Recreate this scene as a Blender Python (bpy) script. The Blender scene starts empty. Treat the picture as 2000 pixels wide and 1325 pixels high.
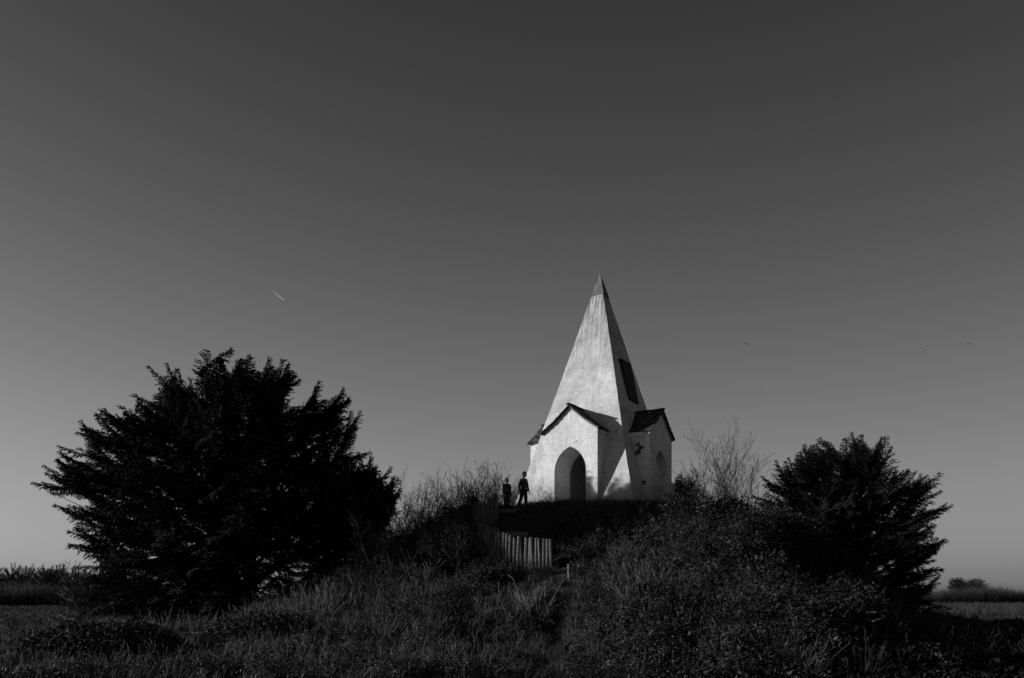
import bpy, bmesh, math, random
import numpy as np
from mathutils import Vector, Matrix

sc = bpy.context.scene
C = sc.collection
R = math.radians

# ------------------------------------------------------------------ camera
F_PX, CX, CY, EYE = 1555.0, 1000.0, 1165.0, 1.6        # focal length, principal column, horizon row (2000 px wide photo)
cam_d = bpy.data.cameras.new('camera')
cam = bpy.data.objects.new('camera', cam_d); C.objects.link(cam)
cam.location = (0, 0, EYE); cam.rotation_euler = (R(90), 0, 0)
cam_d.sensor_width = 36.0; cam_d.lens = 36.0 * F_PX / 2000.0
cam_d.shift_y = (CY - 662.5) / 2000.0
cam_d.clip_start = 0.1; cam_d.clip_end = 60000
sc.camera = cam

# ------------------------------------------------------------------ sky and sun
SUN_AZ, SUN_EL = 87.0, 17.0        # degrees left of straight-behind-the-camera, height
az, el = R(SUN_AZ), R(SUN_EL)
S = Vector((-math.sin(az) * math.cos(el), -math.cos(az) * math.cos(el), math.sin(el)))
w = bpy.data.worlds.new('World'); sc.world = w; w.use_nodes = True
nt = w.node_tree; nt.nodes.clear()
sky = nt.nodes.new('ShaderNodeTexSky'); sky.sky_type = 'NISHITA'; sky.sun_disc = False
sky.sun_elevation = el; sky.sun_rotation = math.atan2(S.x, S.y)
sky.altitude = 100; sky.air_density = 0.5; sky.dust_density = 8.0; sky.ozone_density = 1.0
sep = nt.nodes.new('ShaderNodeSeparateColor')            # black-and-white film behind a red filter
def wmath(op, a, b=None, clamp=False):
    m = nt.nodes.new('ShaderNodeMath'); m.operation = op; m.use_clamp = clamp
    for i, v in enumerate((a, b)):
        if v is None: continue
        if isinstance(v, (int, float)): m.inputs[i].default_value = v
        else: nt.links.new(v, m.inputs[i])
    return m.outputs[0]
bg = nt.nodes.new('ShaderNodeBackground'); bg.inputs['Strength'].default_value = 0.1
outw = nt.nodes.new('ShaderNodeOutputWorld')
nt.links.new(sky.outputs['Color'], sep.inputs[0])
tcw = nt.nodes.new('ShaderNodeTexCoord'); sxw = nt.nodes.new('ShaderNodeSeparateXYZ')
nt.links.new(tcw.outputs['Generated'], sxw.inputs[0])
zc = wmath('MINIMUM', wmath('MAXIMUM', sxw.outputs['Z'], 0.0), 0.8)           # a red filter darkens the clear sky steadily with height
tone = wmath('MULTIPLY', wmath('POWER', sep.outputs['Red'], 0.32), wmath('EXPONENT', wmath('MULTIPLY', zc, -3.775)))
nt.links.new(wmath('MULTIPLY', tone, 4.25), bg.inputs['Color'])
nt.links.new(bg.outputs[0], outw.inputs['Surface'])
sun_d = bpy.data.lights.new('sun', 'SUN'); sun_d.energy = 5.0; sun_d.angle = R(0.53); sun_d.color = (1, 1, 1)
sun = bpy.data.objects.new('sun', sun_d); C.objects.link(sun)
sun.rotation_euler = S.to_track_quat('Z', 'Y').to_euler()
sun.location = (-40, 0, 30)
vs = sc.view_settings
vs.view_transform = 'Standard'; vs.look = 'None'; vs.gamma = 1.0; vs.exposure = 0.0; vs.use_curve_mapping = False
sc.cycles.max_bounces = 5; sc.cycles.diffuse_bounces = 3; sc.cycles.transparent_max_bounces = 12

# ------------------------------------------------------------------ helpers
def at(px, py, d):
    """world point seen at photo pixel (px, py) at depth d"""
    return Vector(((px - CX) / F_PX * d, d, EYE + (CY - py) / F_PX * d))

_perm = np.random.RandomState(7).permutation(256)
def vnoise(x, y, seed=0):
    x = np.asarray(x, float); y = np.asarray(y, float)
    xi = np.floor(x).astype(int); yi = np.floor(y).astype(int)
    xf = x - xi; yf = y - yi
    u = xf * xf * (3 - 2 * xf); v = yf * yf * (3 - 2 * yf)
    def g(a, b): return _perm[(_perm[(a + seed * 17) & 255] + b) & 255] / 255.0
    return (g(xi, yi) * (1 - u) + g(xi + 1, yi) * u) * (1 - v) + (g(xi, yi + 1) * (1 - u) + g(xi + 1, yi + 1) * u) * v
def fbm(x, y, seed=0, o=3):
    t = 0; a = .5
    for k in range(o): t = t + a * (vnoise(x * 2 ** k, y * 2 ** k, seed + k) - .5) * 2; a *= .5
    return t
def sstep(a, b, x):
    t = np.clip((np.asarray(x, float) - a) / (b - a), 0, 1); return t * t * (3 - 2 * t)

def tag(o, label=None, cat=None, group=None, kind=None):
    if label: o['label'] = label
    if cat: o['category'] = cat
    if group: o['group'] = group
    if kind: o['kind'] = kind
    return o
def empty(name, loc=(0, 0, 0), rz=0):
    o = bpy.data.objects.new(name, None); C.objects.link(o)
    o.location = loc; o.rotation_euler = (0, 0, rz); o.empty_display_size = .2
    return o
def np_mesh(name, V, Fc, mat=None, smooth=False):
    """V (n,3) array; Fc (m,k) int array, all faces with k corners"""
    V = np.asarray(V, np.float32); Fc = np.asarray(Fc, np.int32)
    me = bpy.data.meshes.new(name); k = Fc.shape[1]
    me.vertices.add(len(V)); me.vertices.foreach_set('co', V.ravel())
    me.loops.add(Fc.size); me.loops.foreach_set('vertex_index', Fc.ravel())
    me.polygons.add(len(Fc)); me.polygons.foreach_set('loop_start', np.arange(0, Fc.size, k, dtype=np.int32))
    me.polygons.foreach_set('use_smooth', np.full(len(Fc), smooth))
    me.update(calc_edges=True); me.validate()
    if mat: me.materials.append(mat)
    return me
def link(name, me, parent=None, loc=None):
    o = bpy.data.objects.new(name, me); C.objects.link(o)
    if parent: o.parent = parent
    if loc is not None: o.location = loc
    return o
def bm_mesh(name, bm, mat, smooth=False):
    bmesh.ops.recalc_face_normals(bm, faces=bm.faces)
    me = bpy.data.meshes.new(name); bm.to_mesh(me); bm.free()
    for p in me.polygons: p.use_smooth = smooth
    if mat: me.materials.append(mat)
    return me
def add_box(bm, c, s, M=None):
    vs_ = []
    for dx in (-.5, .5):
        for dy in (-.5, .5):
            for dz in (-.5, .5):
                p = Vector((c[0] + dx * s[0], c[1] + dy * s[1], c[2] + dz * s[2]))
                vs_.append(bm.verts.new(M @ p if M else p))
    for f in ((0, 1, 3, 2), (4, 6, 7, 5), (0, 4, 5, 1), (2, 3, 7, 6), (0, 2, 6, 4), (1, 5, 7, 3)):
        bm.faces.new([vs_[i] for i in f])
def prism(bm, prof, y0, y1, M=None):
    """extrude a closed (x,z) profile from y0 to y1"""
    a = [bm.verts.new((M @ Vector((x, y0, z))) if M else (x, y0, z)) for x, z in prof]
    b = [bm.verts.new((M @ Vector((x, y1, z))) if M else (x, y1, z)) for x, z in prof]
    n = len(prof)
    bm.faces.new(a); bm.faces.new(b[::-1])
    for i in range(n): bm.faces.new((a[i], b[i], b[(i + 1) % n], a[(i + 1) % n]))

# ------------------------------------------------------------------ materials (all neutral greys: a black-and-white photograph)
def newmat(name, rough=.9, spec=.2):
    m = bpy.data.materials.new(name); m.use_nodes = True
    n = m.node_tree.nodes; p = n['Principled BSDF']
    p.inputs['Roughness'].default_value = rough; p.inputs['Specular IOR Level'].default_value = spec
    return m, m.node_tree, p
def nd(t, typ, **kw):
    n = t.nodes.new(typ)
    for k, v in kw.items():
        if hasattr(n, k): setattr(n, k, v)
        else: n.inputs[k].default_value = v
    return n
def ramp(t, src, stops):
    r = t.nodes.new('ShaderNodeValToRGB'); e = r.color_ramp.elements
    while len(e) < len(stops): e.new(.5)
    for i, (pos, v) in enumerate(stops): e[i].position = pos; e[i].color = (v, v, v, 1)
    t.links.new(src, r.inputs[0]); return r
def plant_mat(name, lo, hi, rough=.7, spec=.25, trans=0.0):
    """grey that differs from plant to plant and from patch to patch"""
    m, t, p = newmat(name, rough, spec)
    info = t.nodes.new('ShaderNodeObjectInfo'); geo = t.nodes.new('ShaderNodeNewGeometry')
    add = nd(t, 'ShaderNodeMath', operation='ADD'); fr = nd(t, 'ShaderNodeMath', operation='FRACT')
    t.links.new(info.outputs['Random'], add.inputs[0]); t.links.new(geo.outputs['Random Per Island'], add.inputs[1])
    t.links.new(add.outputs[0], fr.inputs[0])
    r = ramp(t, fr.outputs[0], [(0, lo), (.75, (lo + hi) / 2), (1, hi)])
    t.links.new(r.outputs[0], p.inputs['Base Color'])
    return m
def noise_mat(name, lo, hi, scale, rough=.9, spec=.15, bump=0, detail=6):
    m, t, p = newmat(name, rough, spec)
    tc = t.nodes.new('ShaderNodeTexCoord')
    n = nd(t, 'ShaderNodeTexNoise', Scale=scale, Detail=detail, Roughness=.65)
    t.links.new(tc.outputs['Object'], n.inputs['Vector'])
    r = ramp(t, n.outputs['Fac'], [(.3, lo), (.7, hi)])
    t.links.new(r.outputs[0], p.inputs['Base Color'])
    if bump:
        b = nd(t, 'ShaderNodeBump', Strength=bump, Distance=.03)
        t.links.new(n.outputs['Fac'], b.inputs['Height']); t.links.new(b.outputs[0], p.inputs['Normal'])
    return m

M_ground = noise_mat('earth_and_thatch', .012, .035, 2.2, bump=.6)
M_grass = plant_mat('dry_grass', .014, .085)
M_straw = plant_mat('pale_straw', .10, .20)
M_leaf = plant_mat('bramble_leaf', .014, .045, .6, .2)
M_stem = plant_mat('bramble_stem', .022, .085, .7)
M_pale = plant_mat('bleached_grass', .045, .15)
M_twig = plant_mat('bare_twig', .03, .06, .8)
M_yew = plant_mat('yew_needles', .012, .032, .85, .06)
M_bark = noise_mat('bark', .02, .05, 8, bump=.4)
M_log = noise_mat('weathered_log', .05, .15, 7, bump=.4)
M_board = noise_mat('dark_board', .03, .07, 6, bump=.3)
M_far = plant_mat('far_scrub', .025, .05)
M_tile = plant_mat('roof_tile', .018, .10, .9, .1)
M_lead = noise_mat('spire_cap', .07, .20, 7, .8, bump=.3)
M_plaque = noise_mat('dark_slate', .012, .07, 5, .8, bump=.5)
M_mortar = noise_mat('verge_mortar', .14, .30, 9, .9, bump=.4)
M_bare = noise_mat('bare_masonry', .05, .13, 9, .9, bump=.4)

def limewash(name, lo, hi, streak):
    m, t, p = newmat(name, .95, .1)
    tc = t.nodes.new('ShaderNodeTexCoord')
    big = nd(t, 'ShaderNodeTexNoise', Scale=1.1, Detail=8, Roughness=.7)
    fine = nd(t, 'ShaderNodeTexNoise', Scale=9.0, Detail=8, Roughness=.75)
    spots = nd(t, 'ShaderNodeTexNoise', Scale=4.0, Detail=10, Roughness=.8)
    t.links.new(tc.outputs['Object'], big.inputs['Vector']); t.links.new(tc.outputs['Object'], fine.inputs['Vector'])
    t.links.new(tc.outputs['Object'], spots.inputs['Vector'])
    base = ramp(t, big.outputs['Fac'], [(.3, lo), (.62, hi)])
    f2 = ramp(t, fine.outputs['Fac'], [(.3, .70), (.6, 1.0)])
    f3 = ramp(t, spots.outputs['Fac'], [(.33, .35), (.43, 1.0)])
    def times(a, b):
        x = nd(t, 'ShaderNodeMix', data_type='RGBA', blend_type='MULTIPLY'); x.inputs[0].default_value = 1
        t.links.new(a, x.inputs[6]); t.links.new(b, x.inputs[7]); return x.outputs[2]
    col = times(times(base.outputs[0], f2.outputs[0]), f3.outputs[0])
    if streak:           # run-off stains below the metal tip and lichen lower down
        def mth(op, a, c):
            q = nd(t, 'ShaderNodeMath', operation=op)
            for i, v in enumerate((a, c)):
                if isinstance(v, (int, float)): q.inputs[i].default_value = v
                elif v is not None: t.links.new(v, q.inputs[i])
            return q.outputs[0]
        so = t.nodes.new('ShaderNodeSeparateXYZ'); t.links.new(tc.outputs['Object'], so.inputs[0])
        sq = t.nodes.new('ShaderNodeSeparateXYZ'); t.links.new(tc.outputs['Normal'], sq.inputs[0])
        facey = mth('GREATER_THAN', mth('ABSOLUTE', sq.outputs['Y'], None), mth('ABSOLUTE', sq.outputs['X'], None))
        across = mth('ADD', mth('MULTIPLY', so.outputs['X'], facey), mth('MULTIPLY', so.outputs['Y'], mth('SUBTRACT', 1.0, facey)))
        mp = nd(t, 'ShaderNodeCombineXYZ'); t.links.new(mth('MULTIPLY', across, 13.0), mp.inputs[0]); t.links.new(mth('MULTIPLY', so.outputs['Z'], .7), mp.inputs[1]); t.links.new(mth('MULTIPLY', facey, 7.0), mp.inputs[2])
        sn = nd(t, 'ShaderNodeTexNoise', Scale=1.0, Detail=6, Roughness=.6); t.links.new(mp.outputs[0], sn.inputs['Vector'])
        sr = ramp(t, sn.outputs['Fac'], [(.40, streak[2]), (.60, 1.0)])
        sx = t.nodes.new('ShaderNodeSeparateXYZ'); t.links.new(tc.outputs['Object'], sx.inputs[0])
        mr = nd(t, 'ShaderNodeMapRange'); mr.inputs[1].default_value = streak[0]; mr.inputs[2].default_value = streak[1]
        t.links.new(sx.outputs['Z'], mr.inputs[0])
        mx = nd(t, 'ShaderNodeMix', data_type='RGBA', blend_type='MULTIPLY')
        t.links.new(mr.outputs[0], mx.inputs[0]); t.links.new(col, mx.inputs[6]); t.links.new(sr.outputs[0], mx.inputs[7])
        col = mx.outputs[2]
    # splash dirt and algae rising from the ground, with a ragged edge
    sb = t.nodes.new('ShaderNodeSeparateXYZ'); t.links.new(tc.outputs['Object'], sb.inputs[0])
    rag = nd(t, 'ShaderNodeMath', operation='MULTIPLY_ADD'); t.links.new(big.outputs['Fac'], rag.inputs[0]); rag.inputs[1].default_value = -1.6; t.links.new(sb.outputs['Z'], rag.inputs[2])
    dr = nd(t, 'ShaderNodeMapRange'); dr.inputs[1].default_value = -.9; dr.inputs[2].default_value = .35; dr.inputs[3].default_value = .45; dr.inputs[4].default_value = 1.0
    t.links.new(rag.outputs[0], dr.inputs[0]); cmb = t.nodes.new('ShaderNodeCombineColor')
    for i in range(3): t.links.new(dr.outputs[0], cmb.inputs[i])
    col = times(col, cmb.outputs[0])
    t.links.new(col, p.inputs['Base Color'])
    b = nd(t, 'ShaderNodeBump', Strength=.35, Distance=.02)
    t.links.new(fine.outputs['Fac'], b.inputs['Height']); t.links.new(b.outputs[0], p.inputs['Normal'])
    return m
M_lime = limewash('limewashed_render', .38, .66, (4.6, 8.7, .22))
M_lime2 = limewash('limewashed_porch', .62, .84, (0.6, 4.4, .80))
M_inside = limewash('limewashed_inside', .45, .62, None)

# ------------------------------------------------------------------ terrain
MX, MY = 3.55, 33.0
PR = np.array([0, 3.4, 4.6, 5.8, 6.6, 9, 12, 15, 18, 21, 1e5])
PZ = np.array([5.10, 5.05, 4.96, 4.72, 4.12, 2.65, 1.45, .60, .12, 0, 0])
PATH = np.array([(.45, 13), (.5, 15.5), (.95, 18.2), (1.3, 20.6), (1.75, 22.8), (1.6, 24.2), (.9, 25.1), (.2, 26.2), (0, 27.4), (.1, 28.6), (1.8, 29.3)])
def path_dist(x, y):
    d = np.full(np.shape(x), 1e9)
    for (ax, ay), (bx, by) in zip(PATH[:-1], PATH[1:]):
        t = np.clip(((x - ax) * (bx - ax) + (y - ay) * (by - ay)) / ((bx - ax) ** 2 + (by - ay) ** 2), 0, 1)
        d = np.minimum(d, np.hypot(x - ax - t * (bx - ax), y - ay - t * (by - ay)))
    return d
def height(x, y):
    x = np.asarray(x, float); y = np.asarray(y, float)
    dx = np.where(x > MX, (x - MX) * 1.35, x - MX)
    r = np.hypot(dx, y - MY)
    rr = r + .9 * fbm(x * .16, y * .16, 3) * sstep(5.5, 10, r)
    h = np.interp(rr, PR, PZ)
    h = (h * 2 + np.interp(rr - .4, PR, PZ) + np.interp(rr + .4, PR, PZ)) / 4
    h = h + .50 * sstep(11, 18, x) * np.exp(-((y - 25) / 3.5) ** 2) * (1 - sstep(60, 90, x))
    near = 1 - sstep(40, 60, y) * 1.0
    flat = sstep(5.2, 7.0, r) * (.25 + .75 * sstep(.25, .8, path_dist(x, y)))
    edge = 1 - .6 * sstep(15, 19, r)
    h = h + near * flat * edge * (.62 * fbm(x * .5, y * .5, 11, 2) + .42 * np.abs(fbm(x * 1.1 + 5, y * 1.1, 13, 2)) + .18 * fbm(x * 1.9, y * 1.9, 12, 2) - .12)
    h = h - .55 * np.exp(-((x + .8) / .8) ** 2 - ((y - 18.0) / 1.7) ** 2) - .25 * np.exp(-((x - 1.0) / .5) ** 2 - ((y - 19.2) / 2.2) ** 2)
    h = h + (1 - near) * .10 * fbm(x * .2, y * .2, 15)
    return h
def hz(x, y): return float(height(np.array([x]), np.array([y]))[0])

def axis(lo, hi, st, far):
    core = list(np.arange(lo, hi + 1e-6, st)); a = []; s = st; v = hi
    while v < far: s *= 1.22; v += s; a.append(v)
    b = []; s = st; v = lo
    while v > -far: s *= 1.22; v -= s; b.append(v)
    return np.array(b[::-1] + core + a)
xs = axis(-22, 20, .2, 6000); ys = axis(12, 40, .2, 6000)
GX, GY = np.meshgrid(xs, ys)
V = np.stack([GX, GY, height(GX, GY)], -1).reshape(-1, 3)
nx, ny = len(xs), len(ys)
ii = (np.arange(ny - 1)[:, None] * nx + np.arange(nx - 1)[None]).ravel()
tag(link('ground', np_mesh('ground', V, np.stack([ii, ii + 1, ii + nx + 1, ii + nx], 1), M_ground, True)), kind='structure')

# ------------------------------------------------------------------ monument
TH, SIDE, HT, ZB = R(32.17), 5.0, 9.52, 5.074
HB = SIDE / 2
mon = empty('monument', (3.545, 32.0, ZB), -TH)
tag(mon, 'whitewashed pyramid monument with gabled porches on top of the mound', 'monument')
def evaluated(o):
    dg = bpy.context.evaluated_depsgraph_get(); dg.update()
    me = bpy.data.meshes.new_from_object(o.evaluated_get(dg))
    return me
def arch_profile(hw, spring, top, z0=-.6, n=9):
    """pointed arch: two arcs meeting at (0, top)"""
    rise = top - spring; rad = (rise * rise + hw * hw) / (2 * hw)
    pts = [(-hw, z0), (hw, z0), (hw, spring)]
    a1 = math.atan2(rise, rad - hw)      # angle of the apex seen from the arc centre at (hw - rad)
    for i in range(1, n + 1):
        a = a1 * i / n; pts.append((hw - rad + rad * math.cos(a), spring + rad * math.sin(a)))
    for i in range(n - 1, -1, -1):
        a = a1 * i / n; pts.append((-(hw - rad + rad * math.cos(a)), spring + rad * math.sin(a)))
    return pts
W, PF, HE, HG = 1.14, 2.58, 2.74, 3.62
TUN = (.665, 1.22, 2.14)                 # half width, spring line, crown of the open arch
# pyramid body, slightly uneven as hand-laid render is
bm = bmesh.new(); rng = random.Random(2)
rows, cols = 40, 20
ztop = HT - .95
for f in range(4):
    M = Matrix.Rotation(f * math.pi / 2, 4, 'Z'); grid = []
    for i in range(rows + 1):
        z = -.7 + (ztop + .7) * i / rows; hw = HB * (1 - z / HT) + .05 * max(0, 1 - z / 1.5) ** 2 * .6; row = []
        for j in range(cols + 1):
            u = j / cols * 2 - 1
            wob = .018 * math.sin(z * 2.1 + f * 1.7) + .012 * math.sin(z * 5.3 + f)
            edge = abs(u) > .999
            d = hw + (0 if edge else .014 * float(fbm(np.array([u * hw * 1.3 + f * 9]), np.array([z * 1.3]), 21)[0]))
            row.append(bm.verts.new(M @ Vector((u * hw, -d, z))))
        grid.append(row)
    for i in range(rows):
        for j in range(cols):
            q = [grid[i][j], grid[i][j + 1], grid[i + 1][j + 1], grid[i + 1][j]]
            if f == 0 and max(v.co.z for v in q) < 2.5 and max(abs(v.co.x) for v in q) < 1.06: continue     # doorway, inside the front porch
            bm.faces.new((grid[i][j], grid[i][j + 1], grid[i + 1][j + 1], grid[i + 1][j]))
bmesh.ops.remove_doubles(bm, verts=bm.verts, dist=.004)
from mathutils import noise as mnoise
for v in bm.verts:
    q = v.co; v.co = q + mnoise.noise_vector(q * 1.4) * .022 + mnoise.noise_vector(q * 5.0) * .007
pyr = bm_mesh('pyramid', bm, M_lime)
body = link('pyramid', pyr, mon)
b = bmesh.new(); ch = [b.verts.new((x_, y_, z_)) for x_ in (-1.1, 1.1) for y_ in (-1.325, 1.15) for z_ in (-.2, 2.45)]
for f in ((0, 1, 3, 2), (4, 6, 7, 5), (2, 3, 7, 6), (1, 5, 7, 3)): b.faces.new([ch[i] for i in f])
link('chamber', bm_mesh('chamber', b, M_inside), mon)
b = bmesh.new(); add_box(b, (0, 0, -.17), (2.4, 2.4, .3)); link('chamber_floor', bm_mesh('chamber_floor', b, M_board), mon)
# metal-grey tip
bm = bmesh.new(); prev = None; n = 10
for i in range(n + 1):
    z = ztop - .03 + (HT + .03 - ztop + .03) * i / n
    hw = (HB * (1 - z / HT)) * 1.0 + .016 - .012 * i / n
    hw = max(hw, .008)
    if 0 < i < n: hw += rng.uniform(-.006, .006)
    ring = [bm.verts.new((sx * hw, sy * hw, z + (rng.uniform(-.05, .03) if i == 0 else 0))) for sx, sy in ((-1, -1), (1, -1), (1, 1), (-1, 1))]
    if prev:
        for k in range(4): bm.faces.new((prev[k], prev[(k + 1) % 4], ring[(k + 1) % 4], ring[k]))
    prev = ring
bm.faces.new(prev)
link('spire_cap', bm_mesh('spire_cap', bm, M_lead), mon)
# dark panel on the shaded face (local +x)
def face_frame(h):
    """matrix that maps (u across, v out, w up the slope) onto the +x face at height h"""
    nrm = Vector((HT, 0, HB)).normalized(); up = Vector((-HB, 0, HT)).normalized(); ac = Vector((0, 1, 0))
    o = Vector((HB * (1 - h / HT), 0, h))
    return Matrix(((ac.x, nrm.x, up.x, o.x), (ac.y, nrm.y, up.y, o.y), (ac.z, nrm.z, up.z, o.z), (0, 0, 0, 1)))
b = bmesh.new(); FM = face_frame(4.93)
add_box(b, (0, .03, 0), (.84, .10, 1.60), FM)
pl = link('panel', bm_mesh('panel', b, M_plaque), mon); pl['label'] = 'dark slate hung panel high on the sloping shaded face'
for k in range(8):
    b = bmesh.new(); add_box(b, (0, .095 + .002 * (k % 2), -.72 + k * .2), (.86, .045, .185), FM @ Matrix.Rotation(R(-2.5), 4, 'X'))
    link('slate', bm_mesh('slate', b, M_plaque), pl)
b = bmesh.new(); add_box(b, (0, .07, .84), (.94, .16, .06), FM); link('hood', bm_mesh('hood', b, M_bare), pl)

KN = .60                                   # bell-cast break of the roof slope
def roof_z(u, lift=0.0):
    u = abs(u) / W
    zk = HG - (HG - HE) * .64
    return (HG + (zk - HG) * u / KN if u < KN else zk + (HE - zk) * (u - KN) / (1 - KN)) + lift
def porch(i, ang, kind):
    M = Matrix.Rotation(ang, 4, 'Z')
    prof = [(-W, -.6), (W, -.6), (W, HE), (W * KN, roof_z(W * KN)), (0, HG), (-W * KN, roof_z(W * KN)), (-W, HE)]
    arch = arch_profile(*TUN)[2:]; arch = [(TUN[0], -.6)] + arch + [(-TUN[0], -.6)]      # right foot, over the crown, left foot
    cut_prof = [prof[0], (-TUN[0], -.6)] + arch[1:-1][::-1] + [(TUN[0], -.6), prof[1]] + prof[2:]
    b = bmesh.new()
    if kind == 'open': prism(b, cut_prof, -PF, -1.32, M)
    else: prism(b, cut_prof, -PF, -PF + .30, M); prism(b, prof, -PF + .30, -1.32, M)
    me = bm_mesh('porch', b, M_lime2)
    p = link('porch', me, mon)
    # roof slab
    ov, th = .08, .03
    us = [-(W + ov), -W * KN, 0, W * KN, W + ov]
    low = [(u, roof_z(u, .004)) for u in us]; top = [(u, z + th) for u, z in low]
    b = bmesh.new(); prism(b, low + top[::-1], -PF - .09, -1.34, M); link('roof_deck', bm_mesh('roof_deck', b, M_board), p)
    # tile courses, real overlapping slabs
    b = bmesh.new(); rg = random.Random(40 + i)
    for sgn in (-1, 1):
        ncr = 13
        for c in range(ncr):
            u0 = (W + ov + .02) * (1 - c / ncr); u1 = (W + ov + .02) * (1 - (c + 1.25) / ncr); u1 = max(u1, 0)
            y = -PF - .12 + (c % 2) * -.01; 
            while y < -1.36:
                wd = rg.uniform(.14, .19); y2 = min(y + wd, -1.34)
                lift = th + .012 + rg.uniform(0, .014)
                z0, z1 = roof_z(u0, lift + .022), roof_z(u1, lift)
                tilt = rg.uniform(-.006, .006)
                q = [(sgn * u0, y, z0 + tilt), (sgn * u0, y2 - .006, z0 - tilt), (sgn * u1, y2 - .006, z1 - tilt), (sgn * u1, y, z1 + tilt)]
                vt = [b.verts.new(M @ Vector(v)) for v in q]; vb = [b.verts.new(M @ (Vector(v) - Vector((0, 0, .022)))) for v in q]
                b.faces.new(vt); b.faces.new(vb[::-1])
                for k in range(4): b.faces.new((vt[k], vb[k], vb[(k + 1) % 4], vt[(k + 1) % 4]))
                y = y2
    tag(link('roof_tiles', bm_mesh('roof_tiles', b, M_tile), p), kind='stuff')
    # ridge tiles
    y = -PF - .14
    while y < -1.4:
        b = bmesh.new(); l = min(.30, -1.36 - y); pr = []
        for k in range(7):
            a = math.pi * k / 6; pr.append((.085 * math.cos(a), HG + th + .03 + .075 * math.sin(a)))
        prism(b, pr, y, y + l - .008, M @ Matrix.Translation((0, 0, rg.uniform(0, .012)))); link('ridge_tile', bm_mesh('ridge_tile', b, M_tile), p)
        y += l
        if l < .29: break
    # verge mortar strip under the gable tiles
    for sgn in (-1, 1):
        b = bmesh.new()
        lo = [(sgn * u, roof_z(u, -.055)) for u in (0, W * KN, W + .03)]; hi = [(sgn * u, roof_z(u, .002)) for u in (0, W * KN, W + .03)]
        prism(b, lo + hi[::-1], -PF - .045, -PF + .01, M); link('verge', bm_mesh('verge', b, M_mortar), p)
    # eaves boards along both sides
    for sgn in (-1, 1):
        b = bmesh.new(); add_box(b, (sgn * (W + .022), -(PF - .22 + 1.5) / 2, HE - .10), (.05, PF - .22 - 1.5, .17), M)
        link('eaves_board', bm_mesh('eaves_board', b, M_lime2), p)
    return p
p_front = porch(0, 0, 'open'); p_front['label'] = 'sunlit front porch with an open pointed arch'
p_right = porch(1, math.pi / 2, 'blind'); p_right['label'] = 'shaded side porch with a blind pointed arch'
p_left = porch(2, -math.pi / 2, 'blind'); p_left['label'] = 'far side porch mostly hidden behind the pyramid'
# fallen-render patch and iron vent on the near wall of the shaded porch (local plane y = -W)
def blob(pts, y, thick, mat, name, parent):
    b = bmesh.new(); prism(b, pts, y - thick, y + .01); return link(name, bm_mesh(name, b, mat), parent)
patch = [(1.97, 1.62), (2.03, 1.55), (2.12, 1.56), (2.20, 1.60), (2.24, 1.70), (2.22, 1.82), (2.26, 1.92), (2.33, 1.99), (2.32, 2.10), (2.24, 2.16), (2.20, 2.26), (2.21, 2.36), (2.14, 2.38), (2.08, 2.30), (2.10, 2.20), (2.17, 2.10), (2.18, 2.0), (2.12, 1.90), (2.10, 1.82), (2.0, 1.78), (1.95, 1.70)]
blob([(2.10 + (x - 2.14) * 1.35, 1.82 + (z - 1.55) * .58) for x, z in patch], -W, .004, M_bare, 'bare_patch', p_right)
b = bmesh.new(); add_box(b, (2.36, -W - .012, .78), (.13, .04, .13)); link('vent', bm_mesh('vent', b, M_plaque), p_right)

# ------------------------------------------------------------------ timber: log palisades and steps
def log_mesh(h, r, seed):
    rg = random.Random(seed); b = bmesh.new(); n = 9; rings = []
    for z, k in ((-.5, 1), (h * .5, 1.02), (h - .02, .99), (h, .9)):
        rings.append([b.verts.new((r * k * math.cos(2 * math.pi * i / n) * (1 + .05 * math.sin(i * 2 + seed)), r * k * math.sin(2 * math.pi * i / n), z + (.012 * math.sin(2 * math.pi * i / n + seed) if z >= h - .03 else 0))) for i in range(n)])
    for a, c in zip(rings[:-1], rings[1:]):
        for i in range(n): b.faces.new((a[i], a[(i + 1) % n], c[(i + 1) % n], c[i]))
    b.faces.new(rings[-1])
    return bm_mesh('log', b, M_log, False)
logs = [log_mesh(1.0, .056, s) for s in range(5)]
def palisade(label, p0, p1, n, gap_rng, hgt, seed):
    """row of upright logs; p0, p1 are the tops of the first and last log"""
    rg = random.Random(seed); root = empty('log_palisade', (p0.x, p0.y, hz(p0.x, p0.y)))
    tag(root, label, 'fence', 'log palisades beside the steps')
    for i in range(n):
        t = i / max(1, n - 1); p = p0.lerp(p1, t)
        o = link('log', logs[rg.randrange(5)], root)
        o.location = (p.x - p0.x + rg.uniform(-.012, .012), p.y - p0.y + rg.uniform(-.02, .02), p.z - hgt - root.location.z + rg.uniform(-.03, .03))
        s = rg.uniform(.9, 1.12); o.scale = (s, s, hgt); o.rotation_euler = (rg.uniform(-.04, .04), rg.uniform(-.05, .05), rg.uniform(0, 6))
    return root
palisade('sunlit row of pale upright logs below the steps', at(1004, 1049, 24.6), at(1077, 1055, 24.2), 11, 0, .95, 1)
palisade('shaded row of upright logs left of the sunlit row', at(938, 1022, 26.2), at(996, 1046, 24.8), 10, 0, .85, 2)
palisade('tall dark log revetment rising beside the top step, left of the boys', at(926, 991, 27.6), at(970, 969, 27.9), 11, 0, 1.15, 3)
palisade('short log stumps below the lowest step', at(1113, 1102, 23.1), at(1140, 1103, 23.2), 4, 0, .55, 4)
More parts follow.
